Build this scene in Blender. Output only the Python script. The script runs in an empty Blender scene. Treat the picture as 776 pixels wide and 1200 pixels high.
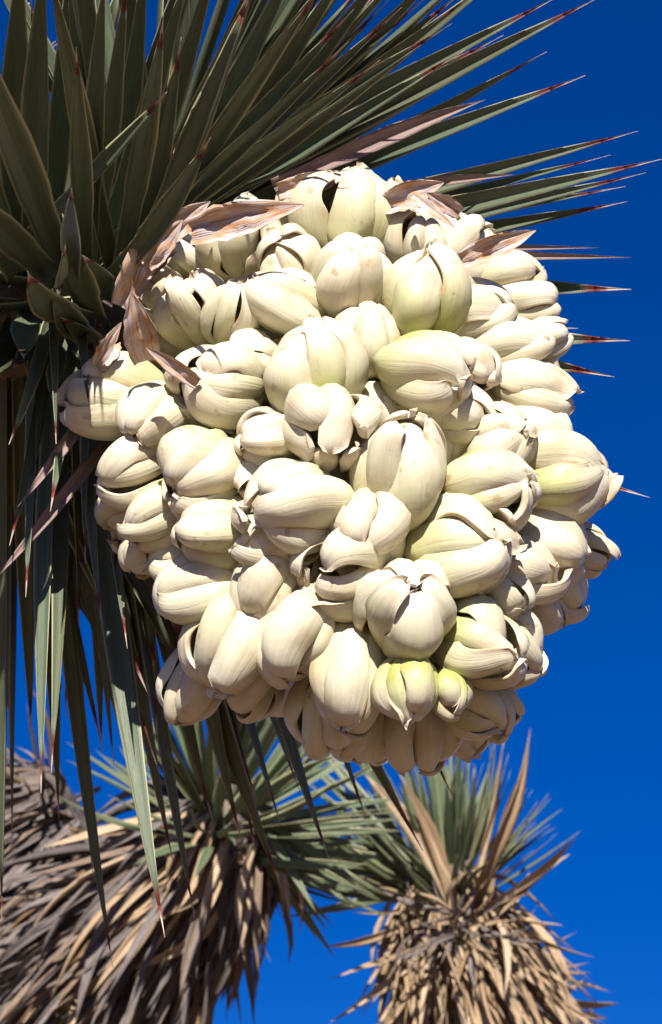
import bpy, math, random
import numpy as np
from mathutils import Vector, Matrix, noise

R = math.radians
random.seed(7)
rng = np.random.default_rng(11)
sc = bpy.context.scene
col = sc.collection

# ------------------------------------------------------------------ camera
PITCH = R(25.0)
CAM = Vector((0.0, 0.0, 1.55))
RIGHT = Vector((1, 0, 0))
UP = Vector((0, -math.sin(PITCH), math.cos(PITCH)))
FWD = Vector((0, math.cos(PITCH), math.sin(PITCH)))
D0 = 1.5                       # metres to the flower cluster
S = D0 * 0.36 / 1200.0         # metres per photograph pixel at D0
cam_d = bpy.data.cameras.new('camera')
cam = bpy.data.objects.new('camera', cam_d)
col.objects.link(cam)
cam.location = CAM
cam.rotation_euler = (math.pi / 2 + PITCH, 0, 0)
cam_d.sensor_fit = 'VERTICAL'
cam_d.sensor_height = 36.0
cam_d.sensor_width = 36.0
cam_d.lens = 100.0
cam_d.clip_start = 0.05
cam_d.clip_end = 2000.0
cam_d.dof.use_dof = True
cam_d.dof.focus_distance = D0 - 0.07
cam_d.dof.aperture_fstop = 30.0
sc.camera = cam

# ------------------------------------------------------------------ sky and sun
sd = (-0.02 * RIGHT + 0.84 * UP - 0.53 * FWD).normalized()    # towards the sun
SUN_EL = math.asin(sd.z)
SUN_AZ = math.atan2(sd.x, sd.y)
w = bpy.data.worlds.new('World')
sc.world = w
w.use_nodes = True
nt = w.node_tree
bg = nt.nodes['Background']
sky = nt.nodes.new('ShaderNodeTexSky')
sky.sky_type = 'NISHITA'
sky.sun_disc = False
sky.sun_elevation = SUN_EL
sky.sun_rotation = SUN_AZ
sky.altitude = 1700.0
sky.air_density = 0.83
sky.dust_density = 0.0
sky.ozone_density = 6.0
hs = nt.nodes.new('ShaderNodeHueSaturation')
hs.inputs['Saturation'].default_value = 1.28
hs.inputs['Hue'].default_value = 0.517
nt.links.new(sky.outputs[0], hs.inputs['Color'])
nt.links.new(hs.outputs[0], bg.inputs['Color'])
bg.inputs['Strength'].default_value = 0.05
sun_d = bpy.data.lights.new('sun', 'SUN')
sun_d.energy = 5.0
sun_d.angle = R(0.53)
sun_d.color = (1.0, 0.955, 0.88)
sun = bpy.data.objects.new('sun', sun_d)
col.objects.link(sun)
sun.location = (0, -3, 8)
sun.rotation_euler = sd.to_track_quat('Z', 'Y').to_euler()
vs = sc.view_settings
vs.view_transform = 'Standard'
vs.look = 'None'
vs.gamma = 1.0
vs.use_curve_mapping = False
vs.exposure = 1.15


# ------------------------------------------------------------------ helpers
def P(px, py, d):
    """photograph pixel at depth offset d (metres behind the cluster plane)"""
    D = D0 + d
    k = D * 0.36 / 1200.0
    return CAM + FWD * D + RIGHT * ((px - 388.0) * k) + UP * ((600.0 - py) * k)


def idir(theta, tau):
    t, a = R(theta), R(tau)
    return (RIGHT * math.cos(t) + UP * math.sin(t)) * math.cos(a) - FWD * math.sin(a)


def tag(o, label=None, cat=None, group=None, kind=None):
    if label: o['label'] = label
    if cat: o['category'] = cat
    if group: o['group'] = group
    if kind: o['kind'] = kind
    return o


def link(name, me, mat, parent=None, matrix=None):
    o = bpy.data.objects.new(name, me)
    col.objects.link(o)
    if mat is not None and len(me.materials) == 0:
        me.materials.append(mat)
    if parent is not None:
        o.parent = parent
    if matrix is not None:
        o.matrix_basis = matrix
    return o


def empty(name, loc=(0, 0, 0)):
    o = bpy.data.objects.new(name, None)
    col.objects.link(o)
    o.location = loc
    o.empty_display_size = 0.05
    return o


def mesh_np(name, V, F, attrs=None, smooth=True):
    me = bpy.data.meshes.new(name)
    me.from_pydata([tuple(v) for v in V], [], F)
    if smooth:
        me.polygons.foreach_set('use_smooth', [True] * len(me.polygons))
    for k, a in (attrs or {}).items():
        at = me.attributes.new(k, 'FLOAT', 'POINT')
        at.data.foreach_set('value', np.asarray(a, dtype=np.float32))
    me.update()
    return me


def grid_faces(nu, nr, off=0, cap0=True, cap1=True):
    F = []
    for i in range(nu - 1):
        for j in range(nr):
            j2 = (j + 1) % nr
            F.append((off + i * nr + j, off + i * nr + j2, off + (i + 1) * nr + j2, off + (i + 1) * nr + j))
    if cap0: F.append(tuple(off + j for j in reversed(range(nr))))
    if cap1: F.append(tuple(off + (nu - 1) * nr + j for j in range(nr)))
    return F


def smooth(a, b, x):
    t = np.clip((x - a) / (b - a), 0, 1)
    return t * t * (3 - 2 * t)


# ------------------------------------------------------------------ materials
class NB:
    def __init__(self, name):
        self.m = bpy.data.materials.new(name)
        self.m.use_nodes = True
        self.t = self.m.node_tree
        self.b = self.t.nodes['Principled BSDF']

    def n(self, ty, **kw):
        x = self.t.nodes.new(ty)
        for k, v in kw.items():
            if k in x.inputs.keys():
                x.inputs[k].default_value = v
            else:
                setattr(x, k, v)
        return x

    def l(self, a, b): self.t.links.new(a, b)

    def attr(self, name): return self.n('ShaderNodeAttribute', attribute_name=name).outputs['Fac']

    def ramp(self, fac, stops):
        r = self.n('ShaderNodeValToRGB')
        e = r.color_ramp.elements
        while len(e) < len(stops): e.new(0.5)
        for q, (p, c) in zip(e, stops):
            q.position = p
            q.color = (c[0], c[1], c[2], 1) if not isinstance(c, float) else (c, c, c, 1)
        self.l(fac, r.inputs[0])
        return r.outputs[0]

    def mix(self, f, a, b, bt='MIX'):
        x = self.n('ShaderNodeMix', data_type='RGBA', blend_type=bt)
        for s, v in ((0, f), (6, a), (7, b)):
            if hasattr(v, 'links'): self.l(v, x.inputs[s])
            elif isinstance(v, (int, float)): x.inputs[s].default_value = v
            else: x.inputs[s].default_value = (v[0], v[1], v[2], 1)
        return x.outputs[2]

    def math(self, op, a, b=0.0):
        x = self.n('ShaderNodeMath', operation=op)
        for s, v in ((0, a), (1, b)):
            if hasattr(v, 'links'): self.l(v, x.inputs[s])
            else: x.inputs[s].default_value = v
        return x.outputs[0]

    def noise(self, scale, detail=3.0, vec=None, rough=0.5):
        x = self.n('ShaderNodeTexNoise', Scale=scale, Detail=detail, Roughness=rough)
        if vec is not None: self.l(vec, x.inputs['Vector'])
        return x.outputs['Fac']

    def bump(self, h, strength, dist):
        x = self.n('ShaderNodeBump', Strength=strength, Distance=dist)
        self.l(h, x.inputs['Height'])
        self.l(x.outputs[0], self.b.inputs['Normal'])


def comb(nb, x, y, z):
    c = nb.n('ShaderNodeCombineXYZ')
    for s, v in zip(c.inputs, (x, y, z)):
        if hasattr(v, 'links'): nb.l(v, s)
        else: s.default_value = v
    return c.outputs[0]


def mat_petal():
    nb = NB('fleshy_petal')
    tc = nb.n('ShaderNodeTexCoord').outputs['Object']
    oi = nb.n('ShaderNodeObjectInfo')
    sep = nb.n('ShaderNodeSeparateColor')
    nb.l(oi.outputs['Color'], sep.inputs[0])
    green, spots, shade = sep.outputs[0], sep.outputs[1], sep.outputs[2]
    rnd = nb.n('ShaderNodeVectorMath', operation='ADD')
    nb.l(tc, rnd.inputs[0])
    sc3 = comb(nb, nb.math('MULTIPLY', oi.outputs['Random'], 7.0), nb.math('MULTIPLY', oi.outputs['Random'], 3.0), 0.0)
    nb.l(sc3, rnd.inputs[1])
    vec = rnd.outputs[0]
    u = nb.attr('u')
    v = nb.attr('v')
    n1 = nb.noise(55, 4, vec)
    c = nb.ramp(n1, [(0.28, (0.46, 0.38, 0.255)), (0.5, (0.575, 0.515, 0.40)), (0.75, (0.64, 0.60, 0.505))])
    # green towards the base and along the midrib
    gu = nb.math('SUBTRACT', 0.85, u)
    gu = nb.math('ADD', gu, nb.math('MULTIPLY', nb.math('SUBTRACT', n1, 0.5), 0.9))
    gf = nb.math('MULTIPLY', nb.ramp(gu, [(0.0, 0.0), (0.5, 1.0)]), green)
    c = nb.mix(gf, c, (0.31, 0.325, 0.085))
    # pinkish blush at the tips
    bl = nb.math('MULTIPLY', nb.ramp(u, [(0.75, 0.0), (1.0, 1.0)]), nb.ramp(nb.noise(40, 2, vec), [(0.45, 0.0), (0.7, 0.55)]))
    c = nb.mix(bl, c, (0.44, 0.31, 0.25))
    # long veins
    vv = comb(nb, nb.math('MULTIPLY', v, 4.0), nb.math('MULTIPLY', u, 1.2), nb.math('MULTIPLY', oi.outputs['Random'], 50.0))
    vn = nb.noise(1.3, 2, vv)
    c = nb.mix(nb.ramp(vn, [(0.32, 0.16), (0.6, 0.0)]), c, (0.38, 0.30, 0.15))
    fine = nb.noise(2.2, 3, comb(nb, nb.math('MULTIPLY', v, 12.0), nb.math('MULTIPLY', u, 1.0), nb.math('MULTIPLY', oi.outputs['Random'], 90.0)))
    c = nb.mix(nb.ramp(fine, [(0.30, 0.20), (0.55, 0.0)]), c, (0.42, 0.34, 0.20))
    edge = nb.math('MULTIPLY', nb.ramp(nb.math('ABSOLUTE', v), [(0.80, 0.0), (0.99, 1.0)]), nb.ramp(nb.noise(70, 3, vec), [(0.42, 0.0), (0.62, 0.7)]))
    c = nb.mix(edge, c, (0.36, 0.22, 0.10))
    # bruises, insect scars
    sn = nb.noise(120, 2, vec)
    sp = nb.math('MULTIPLY', nb.ramp(sn, [(0.66, 0.0), (0.71, 0.85)]), spots)
    c = nb.mix(sp, c, (0.26, 0.12, 0.04))
    sn2 = nb.noise(38, 5, vec, 0.7)
    sp2 = nb.math('MULTIPLY', nb.ramp(sn2, [(0.63, 0.0), (0.70, 0.85)]), spots)
    c = nb.mix(sp2, c, (0.32, 0.16, 0.05))
    nb.l(c, nb.b.inputs['Base Color'])
    nb.b.inputs['Roughness'].default_value = 0.42
    nb.b.inputs['Specular IOR Level'].default_value = 0.32
    nb.b.inputs['Subsurface Weight'].default_value = 0.12
    nb.b.inputs['Subsurface Radius'].default_value = (1.0, 0.6, 0.3)
    nb.b.inputs['Subsurface Scale'].default_value = 0.003
    h = nb.math('ADD', nb.math('MULTIPLY', vn, 0.7), nb.math('MULTIPLY', nb.noise(300, 3, vec), 0.12))
    h = nb.math('ADD', h, nb.math('MULTIPLY', n1, 0.9))
    h = nb.math('ADD', h, nb.math('MULTIPLY', fine, 0.30))
    nb.bump(h, 0.35, 0.0016)
    return nb.m


def mat_core():
    nb = NB('flower_heart')
    tc = nb.n('ShaderNodeTexCoord').outputs['Object']
    c = nb.ramp(nb.noise(70, 3, tc), [(0.3, (0.24, 0.22, 0.08)), (0.7, (0.36, 0.31, 0.15))])
    nb.l(c, nb.b.inputs['Base Color'])
    nb.b.inputs['Roughness'].default_value = 0.5
    return nb.m


def mat_leaf(name='leaf_green', base=(0.050, 0.068, 0.042), light=(0.10, 0.128, 0.08)):
    nb = NB(name)
    oi = nb.n('ShaderNodeObjectInfo')
    u, v = nb.attr('u'), nb.attr('v')
    rr = nb.math('MULTIPLY', oi.outputs['Random'], 40.0)
    st = nb.noise(3.0, 3, comb(nb, nb.math('MULTIPLY', v, 7.0), nb.math('MULTIPLY', u, 3.0), rr))
    c = nb.mix(nb.ramp(st, [(0.3, 0.0), (0.72, 1.0)]), base, light)
    c = nb.mix(nb.math('MULTIPLY', oi.outputs['Random'], 0.35), c, (0.10, 0.09, 0.04))
    # waxy mottling
    mt = nb.noise(9.0, 4, comb(nb, nb.math('MULTIPLY', v, 2.0), nb.math('MULTIPLY', u, 14.0), rr))
    c = nb.mix(nb.ramp(mt, [(0.55, 0.0), (0.75, 0.35)]), c, (0.16, 0.155, 0.095))
    # pale toothed margin
    ve = nb.math('ABSOLUTE', v)
    c = nb.mix(nb.ramp(ve, [(0.80, 0.0), (0.92, 0.95)]), c, (0.36, 0.33, 0.19))
    # red-brown end under the spine
    tn = nb.math('ADD', u, nb.math('MULTIPLY', nb.math('SUBTRACT', mt, 0.5), 0.05))
    c = nb.mix(nb.ramp(tn, [(0.965, 0.0), (0.985, 1.0)]), c, (0.11, 0.022, 0.014))
    # dry brown nicks
    nk = nb.noise(14, 2, comb(nb, nb.math('MULTIPLY', v, 1.5), nb.math('MULTIPLY', u, 9.0), rr))
    c = nb.mix(nb.ramp(nk, [(0.72, 0.0), (0.78, 0.7)]), c, (0.20, 0.12, 0.06))
    nb.l(c, nb.b.inputs['Base Color'])
    nb.b.inputs['Roughness'].default_value = 0.47
    nb.b.inputs['Specular IOR Level'].default_value = 0.35
    nb.bump(st, 0.35, 0.0012)
    return nb.m


def mat_spine():
    nb = NB('leaf_spine')
    u = nb.attr('u')
    c = nb.ramp(u, [(0.0, (0.11, 0.02, 0.012)), (0.28, (0.15, 0.035, 0.022)), (0.42, (0.34, 0.23, 0.19)), (1.0, (0.4, 0.33, 0.29))])
    nb.l(c, nb.b.inputs['Base Color'])
    nb.b.inputs['Roughness'].default_value = 0.5
    return nb.m


def mat_dead(name, a, b, d, dark=(0.05, 0.034, 0.025)):
    nb = NB(name)
    oi = nb.n('ShaderNodeObjectInfo')
    u, v = nb.attr('u'), nb.attr('v')
    rnd = nb.math('ADD', nb.attr('rnd'), oi.outputs['Random'])
    rr = nb.math('MULTIPLY', rnd, 40.0)
    st = nb.noise(2.5, 4, comb(nb, nb.math('MULTIPLY', v, 6.0), nb.math('MULTIPLY', u, 4.0), rr))
    pick = nb.noise(1.0, 0, comb(nb, rr, 0.0, 0.0))
    c = nb.ramp(pick, [(0.28, a), (0.5, b), (0.72, d)])
    c = nb.mix(nb.ramp(st, [(0.35, 0.75), (0.62, 0.0)]), c, dark)
    nb.l(c, nb.b.inputs['Base Color'])
    nb.b.inputs['Roughness'].default_value = 0.7
    nb.b.inputs['Specular IOR Level'].default_value = 0.2
    nb.bump(st, 0.5, 0.002)
    return nb.m


def mat_bract():
    nb = NB('papery_bract')
    oi = nb.n('ShaderNodeObjectInfo')
    u, v = nb.attr('u'), nb.attr('v')
    rr = nb.math('MULTIPLY', oi.outputs['Random'], 30.0)
    st = nb.noise(2.0, 4, comb(nb, nb.math('MULTIPLY', v, 7.0), nb.math('MULTIPLY', u, 2.0), rr))
    big = nb.noise(2.2, 2, comb(nb, v, nb.math('MULTIPLY', u, 2.0), rr))
    c = nb.ramp(big, [(0.30, (0.46, 0.22, 0.10)), (0.45, (0.52, 0.36, 0.25)), (0.58, (0.46, 0.38, 0.40)), (0.72, (0.54, 0.47, 0.39))])
    c = nb.mix(nb.ramp(st, [(0.35, 0.6), (0.55, 0.0)]), c, (0.24, 0.12, 0.08))
    nb.l(c, nb.b.inputs['Base Color'])
    nb.b.inputs['Roughness'].default_value = 0.55
    nb.bump(st, 0.6, 0.0015)
    return nb.m


def mat_bark(name, a, b):
    nb = NB(name)
    tc = nb.n('ShaderNodeTexCoord').outputs['Object']
    vo = nb.n('ShaderNodeTexVoronoi', Scale=38.0)
    nb.l(tc, vo.inputs['Vector'])
    n = nb.noise(24, 6, tc, 0.65)
    c = nb.mix(n, a, b)
    c = nb.mix(nb.ramp(vo.outputs['Distance'], [(0.1, 0.0), (0.7, 0.7)]), c, (a[0] * .35, a[1] * .35, a[2] * .35))
    nb.l(c, nb.b.inputs['Base Color'])
    nb.b.inputs['Roughness'].default_value = 0.85
    nb.bump(nb.math('ADD', n, vo.outputs['Distance']), 0.9, 0.012)
    return nb.m


def mat_ground():
    nb = NB('desert_ground')
    tc = nb.n('ShaderNodeTexCoord').outputs['Object']
    c = nb.ramp(nb.noise(0.6, 8, tc, 0.65), [(0.3, (0.13, 0.07, 0.035)), (0.55, (0.17, 0.10, 0.053)), (0.75, (0.22, 0.135, 0.075))])
    nb.l(c, nb.b.inputs['Base Color'])
    nb.b.inputs['Roughness'].default_value = 0.95
    nb.bump(nb.noise(30, 8, tc, 0.7), 0.6, 0.03)
    return nb.m


M_PET, M_CORE, M_LEAF, M_SPINE = mat_petal(), mat_core(), mat_leaf(), mat_spine()
M_LEAF_FAR = mat_leaf('leaf_green_far', (0.055, 0.085, 0.045), (0.125, 0.165, 0.09))
M_DRY_PINK = mat_dead('dry_leaf_lilac', (0.238, 0.165, 0.145), (0.277, 0.198, 0.178), (0.218, 0.158, 0.145), (0.145, 0.092, 0.079))
M_DRY_GREY = mat_dead('dry_leaf_grey', (0.105, 0.085, 0.082), (0.215, 0.18, 0.17), (0.30, 0.18, 0.085), (0.035, 0.025, 0.02))
M_DRY_TAN = mat_dead('dry_leaf_tan', (0.306, 0.204, 0.119), (0.442, 0.323, 0.204), (0.493, 0.391, 0.281), (0.170, 0.102, 0.060))
M_BRACT = mat_bract()
M_BARK = mat_bark('shaggy_bark', (0.106, 0.079, 0.063), (0.172, 0.132, 0.102))
M_STALK = mat_core()

# ------------------------------------------------------------------ ground (below the frame)
N = 80
gx = np.sign(np.linspace(-1, 1, N)) * np.abs(np.linspace(-1, 1, N)) ** 3 * 900
V, F = [], []
for j in range(N):
    for i in range(N):
        x, y = gx[i], gx[j]
        V.append((x, y, 0.10 * noise.noise(Vector((x * .35, y * .35, 0))) * min(1, abs(x) / 4 + abs(y) / 4) - 0.02))
for j in range(N - 1):
    for i in range(N - 1):
        F.append((j * N + i, j * N + i + 1, (j + 1) * N + i + 1, (j + 1) * N + i))
g = link('ground', mesh_np('ground', V, F), mat_ground())
tag(g, kind='structure')


# ------------------------------------------------------------------ shape builders
def tube(name, pts, rad, n=14, lump=0.0, sub=6):
    """smooth tube along a Catmull-Rom path"""
    pts = [Vector(p) for p in pts]
    q, rr = [], []
    for i in range(len(pts) - 1):
        p0 = pts[max(i - 1, 0)]; p1 = pts[i]; p2 = pts[i + 1]; p3 = pts[min(i + 2, len(pts) - 1)]
        for s in range(sub):
            t = s / sub
            q.append(0.5 * ((2 * p1) + (p2 - p0) * t + (2 * p0 - 5 * p1 + 4 * p2 - p3) * t * t + (-p0 + 3 * p1 - 3 * p2 + p3) * t ** 3))
            rr.append(rad[i] * (1 - t) + rad[i + 1] * t)
    q.append(pts[-1]); rr.append(rad[-1])
    V = []
    ref = Vector((0.3, 0.2, 1)).normalized()
    for i, p in enumerate(q):
        T = (q[min(i + 1, len(q) - 1)] - q[max(i - 1, 0)]).normalized()
        A = T.cross(ref)
        if A.length < 0.05: A = T.cross(Vector((1, 0, 0)))
        A.normalize(); B = T.cross(A)
        for j in range(n):
            a = 2 * math.pi * j / n
            d = A * math.cos(a) + B * math.sin(a)
            r = rr[i] * (1 + lump * noise.noise((p + d * rr[i]) * 18))
            V.append(p + d * r)
    return mesh_np(name, V, grid_faces(len(q), n)), q, rr


# --- one fleshy petal: a lens-shaped body, cupped round the flower axis
NU, NR = 21, 20
UU = np.linspace(0, 1, NU) ** 0.85
UU[-2:] = (0.985, 1.0)
PH = np.arange(NR) / NR * 2 * np.pi


def petal_mesh(L, Rr, a_tip, hook, wid, thick, seed, flare=0.0, twist=0.0, side=0.0, rim=0.0, fold=0.0):
    u = UU
    a0, am = 72.0, 8.0 + flare
    al = np.where(u < 0.38, a0 + (am - a0) * smooth(0, 0.38, u), am + (a_tip - am) * np.clip((u - 0.38) / 0.62, 0, 1) ** 1.35)
    al = al + hook * smooth(0.78, 1.0, u)
    al = np.radians(al)
    du = np.gradient(u)
    r = np.cumsum(np.sin(al) * du); z = np.cumsum(np.cos(al) * du)
    r -= r[0]; z -= z[0]
    kr = Rr * 0.86 / r.max(); kz = L / z.max()
    r = 0.12 * Rr + r * kr; z = z * kz
    # tangent of the centreline
    tr, tz = np.gradient(r), np.gradient(z)
    ln = np.hypot(tr, tz); tr /= ln; tz /= ln
    prof = (0.40 + 0.60 * smooth(0, 0.42, u)) * (1 - 0.34 * smooth(0.5, 0.95, u)) * np.sqrt(np.clip(1 - np.clip((u - 0.80) / 0.20, 0, 1) ** 2.4, 0.0, 1))
    prof[-1] = 0.03
    w = wid * Rr * prof
    th = thick * Rr * (0.75 + 0.25 * np.sin(np.pi * u)) * np.sqrt(np.clip(1 - np.clip((u - 0.86) / 0.14, 0, 1) ** 2, 0.0, 1))
    th[-1] = 0.01 * Rr
    cup = Rr * (0.78 - 0.30 * u)
    vv = np.sign(np.cos(PH)) * np.abs(np.cos(PH)) ** 0.8
    hh = np.sin(PH)
    hh = np.sign(hh) * (0.20 * np.abs(hh) ** 0.5 + 0.80 * (1 - vv ** 2) ** 0.8)
    hh = np.where(hh > 0, hh * 1.2, hh * 0.6)
    lat = vv[None, :] * w[:, None]
    ang = lat / cup[:, None]
    x_t = cup[:, None] * np.sin(ang)
    off = -cup[:, None] * (1 - np.cos(ang)) + hh[None, :] * th[:, None] * (1 - 0.25 * vv[None, :] ** 4)
    # rims rolled out, a crease along the middle
    off += rim * Rr * vv[None, :] ** 4 * smooth(0.25, 0.7, u)[:, None]
    off -= fold * Rr * np.exp(-(vv[None, :] / 0.22) ** 2) * np.sin(np.pi * u)[:, None]
    # wavy rim
    off += 0.06 * Rr * np.sin(u[:, None] * 9 + seed * 1.7 + vv[None, :] * 1.3) * vv[None, :] ** 2
    x_t = x_t + side * Rr * (u[:, None] ** 2) + 0.04 * Rr * np.sin(u[:, None] * 5 + seed)
    # the surface normal in the (r,z) plane is (tz,-tr)
    X = r[:, None] + off * tz[:, None]
    Z = z[:, None] - off * tr[:, None]
    tw = twist * u[:, None] ** 2
    Y = x_t + tw * (X - r[:, None])
    V = np.stack([X, Y, Z], -1).reshape(-1, 3)
    s0 = Vector((seed * 3.1, seed * 1.3, 0))
    k = 46.0
    for i in range(len(V)):
        nv = noise.noise_vector(Vector(V[i]) * k + s0)
        V[i] += np.array(nv) * 0.085 * Rr
    F = grid_faces(NU, NR)
    ua = np.repeat(u, NR)
    va = np.tile(vv, NU)
    return mesh_np('petal', V, F, {'u': ua, 'v': va})


def lathe(name, prof, n=12):
    V = []
    for r, z in prof:
        for j in range(n):
            a = 2 * math.pi * j / n
            V.append((r * math.cos(a), r * math.sin(a), z))
    return mesh_np(name, V, grid_faces(len(prof), n))


def frame_from_axis(axis, roll=0.0):
    q = axis.to_track_quat('Z', 'Y')
    return q.to_matrix().to_4x4() @ Matrix.Rotation(roll, 4, 'Z')


# ------------------------------------------------------------------ the flower cluster
CL_BASE = P(262, 330, 0.10)
CL = empty('flower_cluster', CL_BASE)
tag(CL, 'heavy cream-white drooping flower cluster packed with fleshy waxy blooms', 'flower cluster')
INV = Matrix.Translation(-CL_BASE)


def surf_z(px, py):
    x = (px - 400) / 312.0
    y = (py - 555) / 355.0
    return 225.0 * math.sqrt(max(0.0, 1 - min(1.0, x * x + y * y)))


def flower(px, py, theta, tau, l, d, op=0.3, dz=0.0, green=0.3, spots=0.5, roll=None, seed=None, abs_z=None):
    """px,py centre in the photograph; theta direction of the mouth in the picture; tau tilt towards the viewer"""
    rs = random.Random(int(px * 13 + py * 7 + l) if seed is None else seed)
    zc = (surf_z(px, py) - 46 + dz * 1.35 + 0.30 * (min(py, 815) - 600) * (1 if py < 835 else 0)) if abs_z is None else abs_z
    axis = idir(theta, tau)
    kk = S * (D0 - zc * S) / D0
    L, Rr = l * kk, d * kk * 0.5
    if l > 1.25 * d: L, Rr = L * 0.93, Rr * 1.08
    op = op * 0.6
    c = P(px, py, -zc * S)
    base = c - axis * (L * 0.48)
    mw = Matrix.Translation(base) @ frame_from_axis(axis, rs.uniform(0, 2.1) if roll is None else R(roll))
    rc = Rr
    core = lathe('flower', [(0.10 * rc, -0.55 * L), (0.13 * rc, -0.25 * L), (0.20 * rc, -0.06 * L), (0.42 * rc, 0.04 * L), (0.50 * rc, 0.2 * L), (0.44 * rc, 0.42 * L), (0.26 * rc, 0.58 * L), (0.05 * rc, 0.64 * L)])
    f = link('flower', core, M_CORE, CL, INV @ mw)
    for k in range(6):
        outer = k % 2 == 0
        o = max(0.0, min(1.0, op + rs.uniform(-0.18, 0.18)))
        splay = rs.random() < 0.15
        a_tip = (-88 if outer else -92) + 62 * o + rs.uniform(-10, 10)
        hook = rs.choice([0, 0, -30, -50, 20, -25, 45]) * rs.uniform(0.6, 1.2)
        Rk = Rr * ((1.0 if outer else 0.84) + rs.uniform(-0.05, 0.06) + 0.14 * o)
        Lk = L * ((0.93 if outer else 1.0) * rs.uniform(0.88, 1.06))
        me = petal_mesh(Lk, Rk, a_tip, hook, (0.74 if outer else 0.66) * rs.uniform(0.82, 1.14), rs.uniform(0.13, 0.20),
                        rs.uniform(0, 50), flare=rs.uniform(-4, 10) + 14 * o + (22 if splay else 0), twist=rs.uniform(-0.25, 0.25), side=rs.uniform(-0.16, 0.16), rim=rs.uniform(-0.04, 0.26), fold=rs.choice((0, 0, 0.05, -0.06)))
        ang = k * math.pi / 3 + rs.uniform(-0.13, 0.13)
        p = link('petal', me, M_PET, f, Matrix.Rotation(ang, 4, 'Z'))
        p.color = (max(0, min(1, green * (0.9 if outer else 1.4) * rs.uniform(0.7, 1.5))), spots * (1 if rs.random() < 0.6 else 0.15), rs.random(), 1)
    return f


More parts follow.
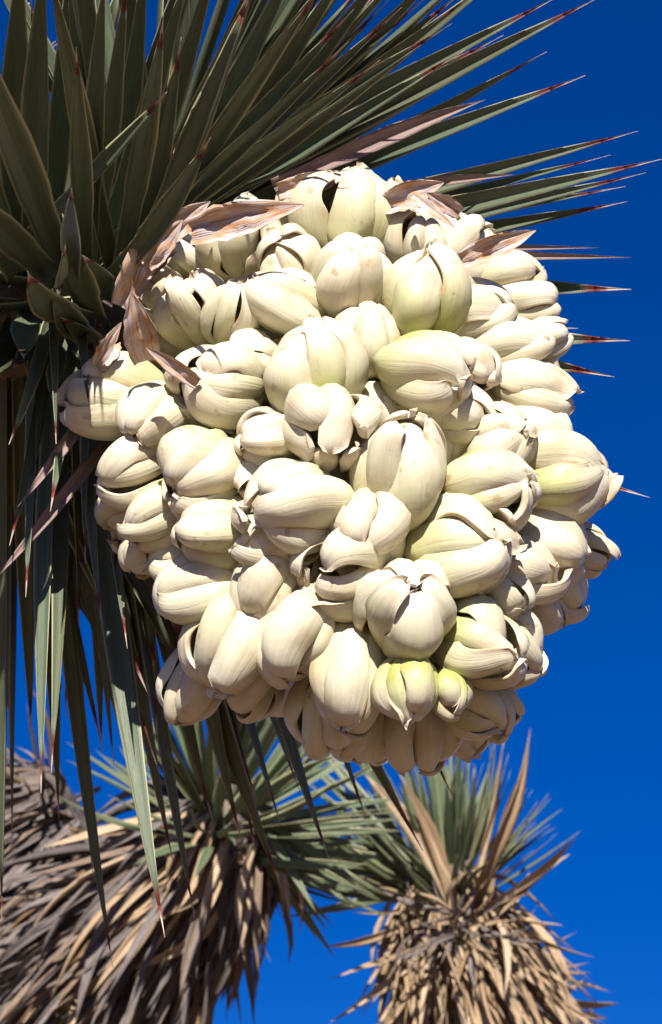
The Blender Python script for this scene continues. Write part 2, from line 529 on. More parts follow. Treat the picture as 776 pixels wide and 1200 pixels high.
# px, py, theta, tau, length, diameter, openness, dz, greenness
FL = [
    (405, 255, 86, 2, 108, 112, .30, 10, .55), (286, 282, 82, 18, 92, 96, .30, 0, .30),
    (338, 308, 115, 35, 75, 74, .20, 4, .15), (333, 356, 155, 8, 108, 76, .15, 6, .25),
    (414, 328, 78, 42, 92, 92, .45, 14, .25), (488, 288, 84, 15, 82, 74, .30, 0, .20),
    (500, 347, 78, 14, 102, 108, .35, 26, .55), (498, 440, -8, 34, 108, 112, .30, 34, .60),
    (366, 436, 94, 18, 110, 112, .30, 26, .50), (432, 402, 82, 10, 96, 74, .30, 4, .15),
    (226, 362, 118, 34, 88, 84, .45, 2, .35), (274, 368, 74, 24, 88, 62, .3, 6, .25), (186, 345, 150, 20, 72, 64, .8, 0, .3),
    (256, 452, 172, 38, 104, 102, .45, 14, .25), (140, 468, 175, 2, 122, 96, .20, 0, .45),
    (183, 492, -140, 28, 86, 80, .50, 14, .25), (160, 548, -158, 8, 104, 72, .30, 6, .15),
    (236, 552, -135, 40, 100, 98, .45, 20, .35), (186, 604, -154, -2, 104, 66, .20, 6, .25),
    (178, 640, -130, 0, 76, 60, .3, -30, .2), (258, 624, 180, 6, 108, 84, .20, 14, .35),
    (236, 690, -163, 0, 118, 74, .30, 10, .20), (276, 752, -114, 4, 132, 104, .30, 14, .35),
    (228, 800, -112, -4, 104, 70, .30, -6, .20), (296, 806, -105, -8, 76, 60, .3, -30, .2),
    (386, 502, -80, 66, 96, 104, .45, 40, .25), (318, 516, -172, 18, 84, 66, .3, 22, .20),
    (348, 596, -168, 34, 120, 112, .35, 34, .35), (472, 556, 87, 18, 132, 112, .18, 36, .35),
    (572, 574, 8, 14, 122, 92, .15, 36, .60), (586, 518, 25, 34, 88, 84, .4, 14, .20),
    (654, 556, 4, 4, 126, 100, .35, 10, .50), (622, 462, -16, 6, 120, 74, .40, 10, .20),
    (628, 506, -20, 10, 96, 74, .55, 0, .20), (592, 408, 12, 6, 100, 74, .30, 6, .20),
    (556, 428, -35, 28, 66, 56, .3, 30, .15), (548, 368, 8, 14, 104, 84, .20, 6, .20),
    (590, 326, 6, -2, 96, 62, .25, -6, .45), (606, 360, 4, -4, 100, 56, .30, -10, .20),
    (545, 302, 35, 10, 84, 70, .40, -6, .15), (524, 276, 85, 10, 56, 46, .3, -10, .2),
    (630, 400, 20, -10, 76, 54, .5, -10, .2),
    (428, 616, -110, 56, 96, 98, .40, 34, .25), (412, 662, -166, 22, 122, 106, .40, 26, .30),
    (538, 645, 18, 32, 128, 118, .22, 32, .45), (584, 690, -40, 10, 80, 60, .5, 26, .25),
    (609, 668, -6, 4, 104, 82, .25, 10, .15), (474, 716, 72, 52, 106, 112, .40, 54, .45),
    (562, 756, -22, 32, 104, 96, .20, 62, .75), (588, 756, -40, 4, 110, 84, .30, 20, .20),
    (480, 806, -92, 26, 80, 72, .15, 82, .95), (526, 812, -80, 20, 58, 46, .15, 88, .95),
    (560, 828, -42, 2, 92, 68, .25, 50, .45), (352, 744, -112, 8, 118, 92, .30, 26, .20),
    (414, 792, -98, 8, 132, 90, .25, 36, .25), (386, 832, -100, -6, 108, 84, .30, 2, .15),
    (434, 846, -92, -6, 108, 84, .25, 10, .15), (490, 844, -90, 0, 114, 92, .20, 30, .20),
    (544, 844, -80, -6, 92, 64, .25, 10, .20), (578, 822, -35, -8, 70, 50, .3, -10, .2),
    (632, 640, -22, 2, 116, 92, .30, -10, .15), (648, 680, -46, -6, 100, 74, .25, -25, .15),
    (678, 642, -25, -14, 86, 54, .25, -45, .20), (624, 710, -30, -6, 82, 60, .4, -20, .15),
    (322, 676, -118, 10, 118, 84, .30, 14, .20), (318, 640, 178, 24, 92, 66, .40, 26, .15),
    (212, 658, 175, -6, 80, 62, .3, -20, .2), (150, 590, -150, -8, 86, 62, .3, -30, .2),
    (448, 486, -60, 34, 76, 66, .4, -10, .2), (535, 488, -30, 18, 92, 78, .3, 6, .15),
    (312, 556, -150, 28, 80, 66, .4, 0, .2), (520, 520, 80, 30, 80, 70, .3, -16, .2),
    (356, 245, 95, 0, 70, 60, .3, -30, .2), (460, 256, 82, 6, 92, 60, .25, -5, .35),
    (230, 300, 140, 10, 80, 66, .5, -16, .3), (296, 424, 160, 30, 74, 66, .4, -6, .2),
    (436, 545, -120, 30, 80, 74, .3, -26, .2), (500, 600, -60, 26, 86, 80, .3, -26, .2),
    (382, 720, -110, 24, 96, 80, .3, -10, .2), (446, 768, -85, 20, 96, 84, .3, -10, .2),
]
for t in FL:
    flower(*t)
# deeper blooms that close the gaps, and the far side of the cluster
rs = random.Random(5)
for i in range(34):
    a = i * 2.399963
    rad = math.sqrt((i + 0.5) / 34) * 0.80
    px, py = 400 + 300 * rad * math.cos(a), 550 + 330 * rad * math.sin(a)
    th = math.degrees(math.atan2(-(py - 480), px - 400))
    flower(px, py, th, 50 * (1 - rad) + rs.uniform(-10, 10), 96, 84, .35, -95, .25, seed=1000 + i)
for i in range(30):
    a = i * 2.399963
    rad = math.sqrt((i + 0.5) / 30) * 0.84
    px, py = 415 + 270 * rad * math.cos(a), 560 + 310 * rad * math.sin(a)
    th = math.degrees(math.atan2(-(py - 480), px - 400))
    flower(px, py, th, -55 * (1 - rad) - 12, 100, 90, .35, green=.25, seed=2000 + i, abs_z=-150 * math.sqrt(1 - rad * rad) + 10)
me, _, _ = tube('stalk', [P(215, 335, 0.125), P(300, 400, 0.05), P(385, 530, 0.01), P(430, 680, 0.0), P(445, 770, 0.0)], [0.024, 0.030, 0.030, 0.022, 0.010], 16, 0.05)
st = link('stalk', me, M_STALK, CL, INV)


# papery bracts: thin curled boats
def bract(b, t, bd, td, wpx, bow=10.0, curl=0.5, roll=0.0, seed=0.0):
    p0, p2 = P(b[0], b[1], bd), P(t[0], t[1], td)
    wpx *= 0.78
    T = p2 - p0
    Nn = -FWD
    Bn = T.cross(Nn).normalized()
    Nn = Bn.cross(T).normalized()
    q = Matrix.Rotation(roll, 3, T.normalized())
    Nn, Bn = q @ Nn, q @ Bn
    nu, nv = 14, 9
    V, ua, va = [], [], []
    for sidek in (0, 1):
        for i in range(nu):
            u = i / (nu - 1)
            wd = wpx * S * 0.5 * (0.55 + 0.45 * math.sin(math.pi * min(u / 0.7, 1) * 0.5 + 0.1)) * (1 - u ** 2.6) + 0.0003
            c = p0 + T * u + Nn * (bow * S * math.sin(math.pi * u))
            for j in range(nv):
                v = j / (nv - 1) * 2 - 1
                nz = noise.noise(Vector((u * 4 + seed, v * 2, seed)))
                d = wd * (curl * (v * v) - 0.3) + nz * wd * 0.35 + wd * 0.12 * math.sin(v * 7 + seed)
                rag = 1 + 0.18 * noise.noise(Vector((u * 9, seed, v * 2)))
                V.append(c + Bn * (wd * v * rag) + Nn * (d - sidek * 0.0007))
                ua.append(u); va.append(v)
    F = []
    m = nu * nv
    for i in range(nu - 1):
        for j in range(nv - 1):
            a = i * nv + j
            F.append((a, a + 1, a + nv + 1, a + nv)); F.append((m + a, m + a + nv, m + a + nv + 1, m + a + 1))
    for i in range(nu - 1):
        for j in (0, nv - 1):
            a = i * nv + j
            F.append((a, a + nv, m + a + nv, m + a))
    return link('bract', mesh_np('bract', V, F, {'u': ua, 'v': va}), M_BRACT, CL, INV)


for k, a in enumerate([
    ((222, 272), (356, 240), -.03, -.06, 62, 16), ((326, 224), (424, 204), .015, .01, 40, 8),
    ((450, 240), (520, 214), -.01, -.02, 46, 8), ((484, 228), (532, 266), -.03, -.04, 18, 4),
    ((540, 306), (628, 270), -.035, -.04, 40, 6), ((142, 360), (196, 244), -.01, -.02, 54, 10),
    ((172, 424), (154, 342), -.05, -.07, 56, 12), ((232, 450), (172, 408), -.075, -.085, 26, 5),
    ((112, 430), (142, 378), -.03, -.04, 24, 5), ((186, 282), (246, 236), -.01, -.02, 46, 8),
    ((170, 310), (214, 258), -.02, -.03, 46, 8), 
    ((140, 316), (206, 296), .0, -.01, 60, 8), ((600, 420), (634, 430), -.02, -.02, 22, 4),
    ((540, 250), (500, 226), -.02, -.03, 30, 5), ((132, 400), (118, 440), -.02, -.03, 40, 6),
]):
    bract(*a, seed=k * 3.7)


# ------------------------------------------------------------------ dagger leaves
LN, LR = 15, 10
VPROF = np.array([-1, -.55, -.08, .08, .55, 1, .6, .12, -.12, -.6])
FRONT = np.array([1, 1, 1, 1, 1, 1, 0, 0, 0, 0])


def leaf_shape(p0, p1, p2, wid, N0, fold=0.35, u0=0.0, u1=0.89, full=1.0, thick=0.16, twist=0.0, n=LN, wav=0.0, seed=0.0):
    """blade along a quadratic curve, keeled below and channelled above; u0..u1 is the piece built"""
    V, ua, va = [], [], []
    for i in range(n):
        u = u0 + (u1 - u0) * i / (n - 1)
        c = p0 * (1 - u) ** 2 + p1 * 2 * u * (1 - u) + p2 * u * u
        T = ((p1 - p0) * (1 - u) + (p2 - p1) * u).normalized()
        Bn = T.cross(N0).normalized()
        Nn = Bn.cross(T).normalized()
        if twist:
            q = Matrix.Rotation(twist * u, 3, T)
            Bn, Nn = q @ Bn, q @ Nn
        f = 1.0 - 0.22 * (1 - u) if u < 0.35 else 1.0
        taper = min(1.0, ((1.0 - u) / 0.42)) ** 0.85
        if u > 0.86: taper = max(taper * (1 - 0.45 * (u - 0.86) / 0.14), 0.015)
        hw = wid * 0.5 * f * taper
        if wav: c = c + Bn * (wav * wid * math.sin(u * 5 + seed))
        for v, fr in zip(VPROF, FRONT):
            d = fold * hw * (abs(v) ** 1.3)
            if not fr: d -= hw * thick * 2 * (1.0 - 0.6 * abs(v)) + 0.0003
            V.append(c + Bn * (hw * v) + Nn * d)
            ua.append(u); va.append(v if fr else v * 0.85)
    return V, ua, va


TREE_BASE = Vector((-0.98, 1.95, 0.0))
NT = empty('joshua_tree', TREE_BASE)
tag(NT, 'leafy olive-green joshua tree whose branch end carries the white flower cluster', 'tree')
TINV = Matrix.Translation(-TREE_BASE)
LEAFCOUNT = [0]


def near_leaf(b, t, bd, td, wpx, bend=0.0, sag=0.0, roll=0.0, fold=0.4, mat=None, name='leaf', twist=0.0, spine=True, spl=None):
    """b,t picture positions of base and tip; bd,td their depths; bend/sag in pixels sideways / away from viewer"""
    p0, p2 = P(b[0], b[1], bd), P(t[0], t[1], td)
    T = (p2 - p0)
    Bv = T.cross(-FWD).normalized()
    p1 = (p0 + p2) * 0.5 + Bv * (bend * S) + FWD * (sag * S)
    N0 = Bv.cross(T).normalized()
    N0 = Matrix.Rotation(R(roll), 3, T.normalized()) @ N0
    W = wpx * S * 1.16
    k = LEAFCOUNT[0]; LEAFCOUNT[0] += 1
    ln = T.length
    u1 = 1 - min(0.12, (spl or 0.018) / ln)
    V, ua, va = leaf_shape(p0, p1, p2, W, N0, fold, 0.0, u1 if spine else 1.0, twist=twist, wav=0.05, seed=k)
    ua = [x / (u1 if spine else 1.0) for x in ua]
    if not spine: ua = [x * 0.9 for x in ua]
    o = link(name, mesh_np(name, V, grid_faces(LN, LR), {'u': ua, 'v': va, 'rnd': [k * .137 % 1] * len(ua)}), mat or M_LEAF, NT, TINV)
    if spine:
        V, ua, va = leaf_shape(p0, p1, p2, W, N0, fold, u1, 1.0, twist=twist, n=6, wav=0.05, seed=k)
        ua = [(x - u1) / (1 - u1) for x in ua]
        link('spine', mesh_np('spine', V, grid_faces(6, LR), {'u': ua, 'v': va}), M_SPINE, o)
    return o


def root(b, t):
    """carry a leaf back along its own line until it reaches the branch"""
    dx, dy = b[0] - t[0], b[1] - t[1]
    L_ = math.hypot(dx, dy)
    k = 0
    while k < 130 and b[1] + dy / L_ * k < 325: k += 5
    return (b[0] + dx / L_ * k, b[1] + dy / L_ * k)


# right-hand fan, one by one
RIGHT_FAN = [
    ((205, 245), (703, -2), .11, .00, 27, 6, 18), ((200, 235), (655, -4), .12, .02, 25, 4, 22),
    ((190, 245), (529, 27), .10, -.04, 22, 0, 18), ((225, 275), (686, 87), .12, .03, 26, -6, 20),
    ((250, 292), (748, 153), .10, .03, 23, -6, 22), ((260, 300), (716, 182), .12, .05, 15, -4, 22),
    ((255, 300), (776, 188), .12, .01, 27, 6, 26), ((270, 310), (757, 203), .11, .03, 19, 8, 24),
    ((265, 300), (733, 218), .13, .06, 17, 6, 24), ((280, 320), (735, 235), .12, .05, 20, 6, 10),
    ((280, 330), (740, 338), .12, .05, 30, 0, 18), ((290, 370), (678, 385), .12, .06, 18, 2, 18),
    ((280, 375), (738, 401), .11, .03, 32, 6, 16), ((285, 350), (720, 443), .11, .04, 30, 6, 14),
    ((360, 470), (762, 583), .10, .02, 18, 0, 14), ((210, 255), (590, 40), .13, .05, 20, -8, 20),
    ((195, 250), (470, 8), .09, -.05, 20, 6, 20), ((190, 255), (408, 50), .08, -.06, 18, 4, 20),
    ((200, 250), (415, 12), .09, -.03, 20, -4, 20), ((205, 260), (545, 60), .12, .02, 22, 4, 16),
]
for b, t, bd, td, wp, bend, rl in RIGHT_FAN:
    near_leaf(root(b, t), t, bd + .02, td, wp, bend, roll=rl * 0.25 - 2, fold=0.75, twist=random.uniform(-.15, .15), spl=.021)
for b, t, bd, td, wp in [((320, 218), (569, 117), .02, .02, 20), ((380, 298), (703, 290), .05, .03, 9), ((380, 304), (740, 301), .04, .02, 11),
                         ((600, 410), (664, 457), .0, .0, 6), ((440, 222), (604, 205), .05, .03, 10)]:
    near_leaf(b, t, bd, td, wp, -4, fold=0.9, mat=M_DRY_PINK, name='dry_leaf', spine=False)

# upper leaves, leaning towards the viewer so that the shaded undersides show
UPPER = [
    ((70, 300), (-30, 20), .03, -.12, 38, -16), ((95, 260), (90, 56), .05, -.06, 24, 6), ((108, 230), (122, -40), .08, -.03, 26, 4),
    ((168, 296), (294, -16), .03, -.07, 30, 14), ((152, 260), (191, 18), .05, -.06, 26, 4), ((172, 262), (213, 44), .05, -.05, 24, 4),
    ((150, 300), (248, 162), .0, -.12, 26, 14), ((128, 178), (196, 108), .02, -.03, 18, 8), ((40, 240), (52, -60), .09, .0, 34, 4),
    ((20, 260), (22, -60), .10, .02, 36, -4), ((205, 240), (360, -80), .10, .0, 26, 4), ((215, 245), (420, -60), .11, .01, 26, 6),
    ((190, 230), (320, -80), .12, .03, 26, 4), ((225, 250), (480, -70), .12, .02, 26, 6), ((230, 255), (540, -60), .13, .04, 26, 0),
    ((230, 255), (610, -50), .13, .05, 24, 4), ((140, 240), (170, -60), .11, .02, 26, 4), ((160, 240), (260, -80), .10, .01, 24, 6),
    ((60, 260), (80, -40), .12, .06, 26, 4), ((175, 240), (310, -40), .06, -.06, 22, 8), ((185, 250), (380, -20), .07, -.05, 22, 8),
    ((200, 250), (445, 70), .09, -.02, 20, 6), ((210, 255), (500, 44), .10, .0, 22, 6), ((120, 250), (56, -40), .08, -.04, 26, -6),
    ((86, 300), (84, 222), -.02, -.20, 26, 4), ((40, 300), (-60, 200), .02, -.1, 34, -10), ((110, 260), (150, -30), .08, -.02, 24, 6),
    ((215, 262), (655, 20), .14, .06, 24, 2), ((240, 270), (640, 60), .14, .06, 22, 4), ((205, 240), (392, -40), .11, .0, 24, -6),
    ((30, 330), (-60, 90), .10, .0, 34, -8), ((130, 250), (226, -50), .10, .0, 24, 8), ((200, 250), (560, -10), .13, .05, 24, 8),
]
for k in range(16):
    a = R(random.uniform(38, 100))
    b = (random.uniform(120, 215), random.uniform(250, 310))
    UPPER.append((b, (b[0] + 470 * math.cos(a), b[1] - 470 * math.sin(a)), .12, random.uniform(.02, .12), random.uniform(20, 28), random.uniform(-8, 12)))
for b, t, bd, td, wp, bend in UPPER:
    near_leaf(root(b, t), t, bd + .02, td - (.085 if t[0] < 130 else .02), wp * 0.95, bend, sag=random.uniform(-10, 14), roll=random.uniform(-14, 26), fold=random.uniform(.3, .55), twist=random.uniform(-.4, .4))

# short curled leaves that point at the viewer beside the cluster
for b, t, bd, td, wp, bend, sag in [((70, 330), (76, 286), .02, -.16, 32, 10, 20), ((112, 372), (84, 272), .02, -.10, 34, -14, 20), ((100, 372), (34, 318), .02, -.10, 36, -26, 14),
                                    ((20, 320), (-20, 262), .04, -.08, 42, 16, 10), ((110, 400), (60, 340), .05, -.06, 30, -10, 10), ((130, 420), (70, 372), .06, -.02, 26, 8, 10),
                                    ((125, 350), (98, 300), .05, -.08, 30, 6, 10),
                                    ((60, 380), (14, 430), .11, .0, 30, -10, -10), ((90, 390), (60, 470), .11, .0, 28, 8, -10), ((20, 380), (-30, 450), .11, .0, 32, -8, -10),
                                    ((110, 400), (100, 500), .10, .01, 24, 6, -10), ((40, 360), (30, 420), .11, -.03, 34, 10, -10), ((0, 360), (-24, 400), .11, -.02, 36, 10, -10), ((80, 370), (112, 440), .11, .0, 26, -8, -10)]:
    near_leaf(b, t, bd, td, wp, bend, sag, roll=random.uniform(-30, 30), fold=.3, twist=random.uniform(-.5, .5))

# hanging leaves, lower left
LOWER = [
    ((66, 470), (47, 930), .08, -.02, 24, 6), ((74, 480), (60, 906), .09, .0, 20, -4), ((6, 500), (2, 1085), .06, .0, 24, -3),
    ((90, 470), (195, 1098), .10, .02, 32, 12), ((40, 500), (133, 1134), .09, .02, 30, 18), ((120, 520), (228, 1076), .12, .06, 24, 14),
    ((150, 520), (328, 1040), .11, .07, 34, 26), ((190, 560), (386, 1008), .11, .08, 32, 22), ((210, 560), (496, 997), .10, .09, 32, 20),
    ((300, 600), (532, 934), .08, .06, 24, 8), ((92, 440), (119, 728), .02, -.06, 16, 4), ((120, 500), (149, 760), .04, -.02, 17, 8),
    ((80, 480), (92, 736), .05, -.02, 22, -6), ((20, 470), (14, 985), .10, .04, 30, 4), ((60, 520), (110, 1030), .14, .1, 26, 14),
    ((100, 520), (170, 940), .14, .1, 26, 10), ((140, 540), (250, 960), .14, .1, 28, 14), ((170, 560), (330, 968), .13, .1, 26, 16),
    ((160, 560), (300, 940), .12, .08, 24, 10), ((180, 560), (352, 930), .12, .1, 26, 14), ((40, 440), (30, 700), .04, -.06, 18, -4),
    ((60, 430), (12, 640), .05, -.04, 20, -8), ((90, 420), (60, 600), .03, -.05, 18, -6), ((110, 440), (100, 660), .05, -.02, 18, 4),
    ((130, 460), (136, 690), .06, .0, 18, 4), ((70, 400), (10, 520), .04, -.08, 20, -8), ((60, 380), (66, 520), .02, -.08, 14, 4),
    ((30, 420), (-40, 800), .08, .0, 32, -8), ((110, 500), (204, 1010), .13, .08, 26, 16), ((50, 500), (70, 960), .13, .08, 28, 6),
    ((150, 540), (262, 900), .10, .05, 26, 12), ((96, 380), (104, 480), .02, -.05, 14, 4), ((20, 500), (36, 860), .06, -.02, 26, 4),
    ((240, 640), (430, 960), .11, .08, 26, 14), ((170, 600), (284, 985), .10, .08, 28, 12), ((120, 540), (120, 880), .11, .06, 28, 4), ((200, 580), (300, 1000), .13, .1, 22, 14),
]
for k in range(20):
    bx_ = random.uniform(50, 190)
    LOWER.append(((bx_, 470), (bx_ + random.uniform(-10, 110), random.uniform(690, 900)), random.uniform(.06, .1), .1, random.uniform(18, 26), random.uniform(-6, 14)))
for k, (b, t, bd, td, wp, bend) in enumerate(LOWER):
    lit = k in (0, 1, 3, 10, 11)
    fore = 20 <= k <= 26 or k == 31
    if t[0] > 200: wp *= 1.35
    if fore: b, bd, td = (b[0], b[1] - 20), .02, td - .01
    near_leaf((b[0], min(b[1] - 60, 390)), t, max(.105 if fore else .155, bd + (0 if lit else .03)), td - (.09 if k < 4 else .03) if lit else td if fore else bd + .14, wp * .92, bend, sag=random.uniform(-6, 12), roll=random.uniform(-28, 28) if lit else random.choice((-1, 1)) * random.uniform(25, 70), fold=random.uniform(.3, .6), twist=random.uniform(-.3, .3))
for b, t, bd, td, wp in [((150, 428), (20, 594), .03, -.05, 14), ((150, 490), (-6, 680), .03, -.05, 14)]:
    near_leaf(b, t, bd, td, wp, 0, fold=0.9, mat=M_DRY_PINK, name='dry_leaf', spine=False)

# the rest of the rosette, behind and to the left of the ones above
AX0, AX1 = P(-330, 420, 0.24), P(215, 335, 0.125)
AXD = (AX1 - AX0).normalized()
E1 = AXD.cross(FWD).normalized()
E2 = AXD.cross(E1).normalized()


def world_leaf(p0, dirv, ln, wid, N0, droop=0.03, name='leaf', mat=None, parent=NT, inv=TINV):
    p2 = p0 + dirv * ln + Vector((0, 0, -droop))
    p1 = p0 + dirv * (ln * 0.5)
    k = LEAFCOUNT[0]; LEAFCOUNT[0] += 1
    u1 = 0.9
    V, ua, va = leaf_shape(p0, p1, p2, wid, N0, random.uniform(.3, .55), 0, u1, n=9, twist=random.uniform(-.3, .3))
    o = link(name, mesh_np(name, V, grid_faces(9, LR), {'u': [x / u1 for x in ua], 'v': va, 'rnd': [k * .137 % 1] * len(ua)}), mat or M_LEAF, parent, inv)
    V, ua, va = leaf_shape(p0, p1, p2, wid, N0, .4, u1, 1, n=4)
    link('spine', mesh_np('spine', V, grid_faces(4, LR), {'u': [(x - u1) / .1 for x in ua], 'v': va}), M_SPINE, o)


cnt = 0
i = 0
while cnt < 78:
    i += 1
    s = (i * 0.618034) % 1.0
    phi = i * 2.399963
    rad = E1 * math.cos(phi) + E2 * math.sin(phi)          # away from the branch
    # keep the side that faces the camera open: those leaves are placed above
    front = rad.dot(-FWD)
    if front > 0.35: continue
    if s > .35 and rad.dot(UP) < -.1 and i % 3: continue
    lean = R(random.uniform(8, 40) + 25 * s)
    dirv = (rad * math.cos(lean) + AXD * math.sin(lean)).normalized()
    p0 = AX0.lerp(AX1, s) + rad * 0.03
    if dirv.dot(RIGHT) > .2 and dirv.dot(UP) < .3: continue
    ln = random.uniform(.20, .27)
    if dirv.dot(RIGHT) > 0.35 and dirv.dot(UP) < 0.15: ln *= 0.62
    world_leaf(p0, dirv, ln, random.uniform(.011, .015), AXD, droop=random.uniform(.0, .03))
    cnt += 1

# leaves on the viewer's side of the branch, left of the cluster
for k in range(52):
    s = 0.30 + 0.66 * ((k * 0.618034) % 1.0)
    upg = k % 7 < 3
    az = R(random.uniform(-8, 52) if upg else random.uniform(190, 225))       # from straight up, round by the viewer
    rad = UP * math.cos(az) - FWD * math.sin(az)
    rad = (rad - AXD * rad.dot(AXD)).normalized()
    lean = R(random.uniform(-12, 22))
    dirv = (rad * math.cos(lean) + AXD * math.sin(lean)).normalized()
    world_leaf(AX0.lerp(AX1, s) + rad * .025, dirv, random.uniform(.17, .25), random.uniform(.011, .016), (AXD + rad.cross(AXD) * random.uniform(-.9, .9) - FWD * .4).normalized(), droop=random.uniform(0, .03))

# foreshortened ones that point at the viewer and shade the hanging ones
for k in range(37):
    s = 0.42 + 0.46 * ((k * 0.618034) % 1.0) if k < 26 else random.uniform(.50, .68)
    az = R(random.uniform(40, 104) if k < 26 else random.uniform(75, 130))
    rad = UP * math.cos(az) - FWD * math.sin(az)
    rad = (rad - AXD * rad.dot(AXD)).normalized()
    lean = R(random.uniform(-34, 6))
    dirv = (rad * math.cos(lean) + AXD * math.sin(lean)).normalized()
    world_leaf(AX0.lerp(AX1, s) + rad * .025, dirv, random.uniform(.13, .22), random.uniform(.013, .018), (UP + AXD * random.uniform(-.5, .5)).normalized(), droop=random.uniform(-.02, .03))

# branch and trunk of the near tree
me, bp, br = tube('branch', [AX1 + AXD * 0.0, AX0.lerp(AX1, .5), AX0, P(-800, 640, .36), Vector((-0.90, 1.93, 1.35)), Vector((-0.98, 1.95, 0.7)), Vector((-1.0, 1.95, -0.1))],
                  [.030, .042, .05, .06, .085, .105, .15], 18, .18, 7)
link('trunk', me, M_BARK, NT, TINV)


# ------------------------------------------------------------------ background trees
def template(kind, bend, fold, wr, n=9, twist=0.0):
    p0, p2 = Vector((0, 0, 0)), Vector((0, 0, 1))
    V, ua, va = leaf_shape(p0, Vector((bend, 0, .5)), p2, wr, Vector((-1, 0, 0)), fold, 0, 1, n=n, thick=.14, twist=twist, wav=.25 if kind != 'leaf' else 0.0, seed=bend * 40)
    me = mesh_np(kind, V, grid_faces(n, LR), {'u': ua, 'v': va, 'rnd': [0.0] * len(ua)})
    return me


T_GREEN = [template('leaf', b, .4, .062) for b in (-.07, 0, .06, .12)]
T_GREY = [template('dry_leaf', b, f, w_, 11, tw) for b, f, w_, tw in ((-.14, .9, .06, 1.2), (.05, .6, .075, -.6), (.18, 1.0, .05, -1.8), (-.04, .5, .08, .5), (.28, .7, .06, 1.0), (-.3, .8, .07, -1.2), (.02, 1.1, .045, 2.4), (.1, .9, .06, .2))]
T_TAN = [t.copy() for t in T_GREY]
for t in T_GREEN: t.materials.append(M_LEAF_FAR)
for t in T_GREY: t.materials.append(M_DRY_GREY)
for t in T_TAN: t.materials.append(M_DRY_TAN)


def leaf_matrix(p, d, ln, wk, face):
    d = d.normalized()
    b = d.cross(face)
    if b.length < 1e-3: b = d.cross(Vector((1, 0, 0)))
    b.normalize()
    nrm = b.cross(d)
    m = Matrix((nrm * -1 * ln * wk, b * ln * wk, d * ln)).transposed().to_4x4()
    m.translation = p
    return m


def place(root, inv, tmpl, name, p, d, ln, wk=1.0, face=None):
    m = leaf_matrix(p, d, ln, wk, face if face is not None else -FWD)
    return link(name, random.choice(tmpl), None, root, inv @ m)


def rnd_perp(T):
    a = T.cross(Vector((.3, .1, 1))).normalized()
    b = T.cross(a)
    f = random.uniform(0, 2 * math.pi)
    return a * math.cos(f) + b * math.sin(f)


def path_at(q, s):
    x = s * (len(q) - 1)
    i = min(int(x), len(q) - 2)
    return q[i].lerp(q[i + 1], x - i), (q[i + 1] - q[i]).normalized(), i


def dead_dir(T, rad, spread):
    d = -T * math.cos(spread) + rad * math.sin(spread) + Vector((0, 0, -.12))
    d += Vector((random.gauss(0, .2), random.gauss(0, .2), random.gauss(0, .2)))
    return d.normalized()


def thatch(root, inv, q, rr, n_parts, n_stuff, s0, s1, ln, spread, tan_share, mats, wk=1.0):
    Vs, Fs, A = [], [], {'u': [], 'v': [], 'rnd': []}
    base_t = [template('t', b, f, w_, 6, tw) for b, f, w_, tw in ((-.1, .8, .06, 1.0), (.08, .6, .07, -.7), (.2, .9, .05, 1.8), (-.25, .9, .06, -1.3), (.0, 1.0, .045, .3))]
    raw = [(np.array([v.co[:] for v in t.vertices]), [tuple(p.vertices) for p in t.polygons],
            np.array([a.value for a in t.attributes['u'].data]), np.array([a.value for a in t.attributes['v'].data])) for t in base_t]
    for t in base_t: bpy.data.meshes.remove(t)
    off = 0
    for k in range(n_parts + n_stuff):
        s = random.uniform(s0, s1)
        p, T, i = path_at(q, s)
        rad = rnd_perp(T)
        part = k < n_parts
        if part and rad.dot(-FWD) < -0.2: rad = -rad
        r = rr[min(i, len(rr) - 1)]
        sp = spread * random.uniform(.4, 1.35)
        d = dead_dir(T, rad, sp)
        l = ln * random.uniform(.6, 1.25)
        face = (rad + Vector((random.gauss(0, .35), random.gauss(0, .35), random.gauss(0, .35)))).normalized()
        pos = p + rad * r * random.uniform(.75, 1.0 if not part else 1.12)
        if part:
            tn = random.random() < tan_share
            place(root, inv, T_TAN if tn else T_GREY, 'dry_leaf', pos, d, l, wk * random.uniform(.8, 1.35), face)
        else:
            v, f, ua, va = random.choice(raw)
            m = np.array(inv @ leaf_matrix(pos, d, l, wk * random.uniform(.8, 1.4), face))
            Vs.append(v @ m[:3, :3].T + m[:3, 3])
            Fs += [tuple(x + off for x in q_) for q_ in f]
            off += len(v)
            A['u'].append(ua); A['v'].append(va); A['rnd'].append(np.full(len(ua), random.random()))
    if n_stuff:
        me = mesh_np('thatch', np.concatenate(Vs), Fs, {k_: np.concatenate(a) for k_, a in A.items()})
        o = link('thatch', me, mats, root)
        tag(o, kind='stuff')


def rosette(root, inv, c, T, n, ln, amin, amax, up=0.0, flt=None):
    k = 0; i = 0
    while k < n and i < n * 6:
        i += 1
        rad = rnd_perp(T)
        a = R(random.uniform(amin, amax))
        d = (T * math.cos(a) + rad * math.sin(a) + Vector((0, 0, up))).normalized()
        if flt and not flt(d): continue
        place(root, inv, T_GREEN, 'leaf', c + rad * .02 - T * (0.09 * a / 2), d, ln * random.uniform(.75, 1.15), random.uniform(.8, 1.1), (T - rad * .3))
        k += 1


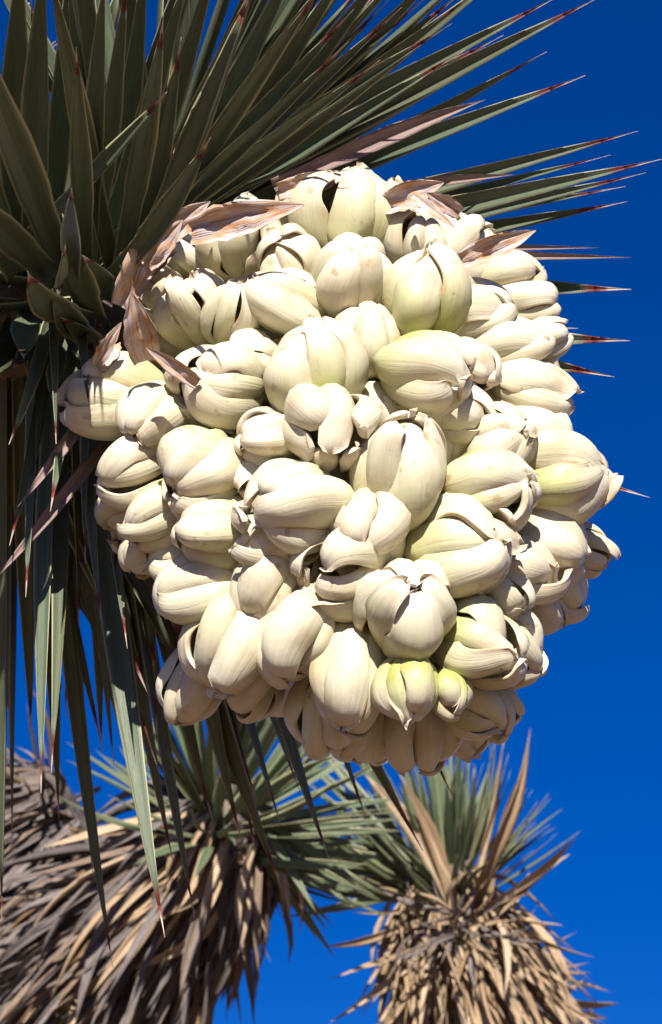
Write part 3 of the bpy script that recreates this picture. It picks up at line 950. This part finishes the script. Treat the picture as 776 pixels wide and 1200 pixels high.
# --- left background tree: two shaggy limbs joined below the frame
LB = Vector((-0.95, 3.35, 0.0))
LT = empty('joshua_tree', LB)
tag(LT, 'shaggy grey joshua tree with two bent limbs clad in hanging dry leaves', 'tree')
LI = Matrix.Translation(-LB)
ZB = 1.75
junc = P(-260, 1480, ZB)
me, q1, r1 = tube('limb', [junc, P(-60, 1290, ZB), P(120, 1130, ZB - .03), P(235, 1010, ZB - .08), P(290, 940, ZB - .12)], [.15, .125, .095, .06, .035], 18, .12)
link('limb', me, M_BARK, LT, LI)
me, q0, r0 = tube('limb', [junc, P(-80, 1240, ZB + .1), P(-20, 1090, ZB + .12), P(45, 985, ZB + .12), P(90, 950, ZB + .12)], [.15, .12, .11, .095, .06], 18, .12)
link('limb', me, M_BARK, LT, LI)
me, _, _ = tube('trunk', [junc, junc + Vector((-.12, .02, -.5)), Vector((-0.93, 3.35, .8)), Vector((-.95, 3.35, -.1))], [.15, .17, .19, .26], 18, .1)
link('trunk', me, M_BARK, LT, LI)
thatch(LT, LI, q1, r1, 170, 1900, .2, .95, .15, R(19), .34, M_DRY_GREY, .95)
thatch(LT, LI, q0, r0, 80, 1200, .3, 1.0, .15, R(24), .06, M_DRY_GREY, .95)
for k in range(50):
    T = (q0[-1] - q0[-4]).normalized()
    rad = rnd_perp(T)
    place(LT, LI, T_GREY, 'dry_leaf', q0[-1] + rad * .045 - T * random.uniform(0, .03), (rad + T * random.uniform(-.7, .9) + Vector((0, 0, -.2))), random.uniform(.07, .14), random.uniform(1, 1.6), T + rad * .4)
# tan skirt just under the green crown
for k in range(26):
    p, T, i = path_at(q1, random.uniform(.86, .98))
    rad = rnd_perp(T)
    if rad.dot(-FWD) < -.3: rad = -rad
    d = (Vector((0, 0, -1)) * .9 + rad * .45 - T * .35 + Vector((random.gauss(0, .14),) * 3)).normalized()
    place(LT, LI, T_TAN, 'dry_leaf', p + rad * r1[i] * .9, d, random.uniform(.07, .13), random.uniform(1.0, 1.9), rad)
crown_T = (q1[-1] - q1[-4]).normalized()
rosette(LT, LI, P(278, 930, ZB - .12), (crown_T + UP * .3).normalized(), 100, .20, 8, 105, flt=lambda d: (d.dot(UP) > -.12 or d.dot(FWD) > .3) and not (d.dot(RIGHT) < -.4 and d.dot(UP) < .3))
# lower right green leaves of that crown
for k in range(26):
    th = random.uniform(-58, 10)
    place(LT, LI, T_GREEN, 'leaf', P(302 + random.uniform(-10, 14), 985 + random.uniform(-26, 26), ZB - .13), idir(th, random.uniform(-35, 45)), random.uniform(.10, .17), 1.0)

# --- right background tree
RB = P(585, 1330, 1.85); RB = Vector((RB.x + .05, RB.y, 0))
RT = empty('joshua_tree', RB)
tag(RT, 'joshua tree with spiky green crown and splayed tan dry leaves under it', 'tree')
RI = Matrix.Translation(-RB)
ZR = 1.85
me, q2, r2 = tube('trunk', [RB + Vector((0, 0, -.1)), RB + Vector((.03, 0, 1.0)), P(585, 1330, ZR), P(555, 1160, ZR), P(528, 1060, ZR), P(520, 1010, ZR)], [.22, .15, .085, .062, .048, .03], 18, .12)
link('trunk', me, M_BARK, RT, RI)
thatch(RT, RI, q2, r2, 120, 1100, .52, .95, .14, R(19), .72, M_DRY_TAN, .9)
c = P(522, 1012, ZR)
rosette(RT, RI, c, (UP - RIGHT * .12 - FWD * .1).normalized(), 105, .155, 4, 66)
for k in range(34):
    place(RT, RI, T_GREEN, 'leaf', P(505 + random.uniform(-16, 10), 1040 + random.uniform(-22, 24), ZR), idir(random.uniform(118, 188), random.uniform(-30, 40)), random.uniform(.14, .24), 1.0)
for b, t, wk in [((560, 1060), (621, 852), 1.3), ((556, 1060), (592, 862), 1.1), ((575, 1066), (678, 980), 1.2), ((575, 1072), (668, 1000), 1.2), ((545, 1070), (430, 905), 1.5), ((540, 1075), (470, 905), 1.2),
                 ((600, 1080), (660, 1085), .9), ((595, 1085), (698, 1122), .8), ((590, 1090), (690, 1200), 1.2), ((580, 1110), (706, 1215), 1.0), ((490, 1085), (376, 1110), 1.2), ((480, 1110), (384, 1150), .8),
                 ((490, 1130), (382, 1200), .9), ((500, 1060), (440, 1040), 1.0), ((570, 1060), (610, 905), .8), ((500, 1070), (410, 1068), 1.0), ((580, 1100), (650, 1230), 1.2), ((505, 1120), (430, 1230), 1.1)]:
    p0 = P(b[0], b[1], ZR - .05)
    v = P(t[0], t[1], ZR - .09 + random.uniform(-.05, .05)) - p0
    place(RT, RI, T_TAN, 'dry_leaf', p0, v, v.length, wk)
for k in range(70):
    th = random.uniform(195, 345) if k % 3 else random.uniform(-30, 200)
    r_ = random.uniform(0, 46)
    p0 = P(535 + r_ * math.cos(R(th)), 1090 - r_ * .6 * math.sin(R(th)), ZR - .09)
    place(RT, RI, T_TAN if k % 4 == 0 else T_GREY, 'dry_leaf', p0 + FWD * random.uniform(0, .03), idir(th + random.uniform(-70, 70), random.uniform(-10, 70)), random.uniform(.04, .09), 1.2, Vector((random.gauss(0, 1), random.gauss(0, 1), random.gauss(0, 1))).normalized())
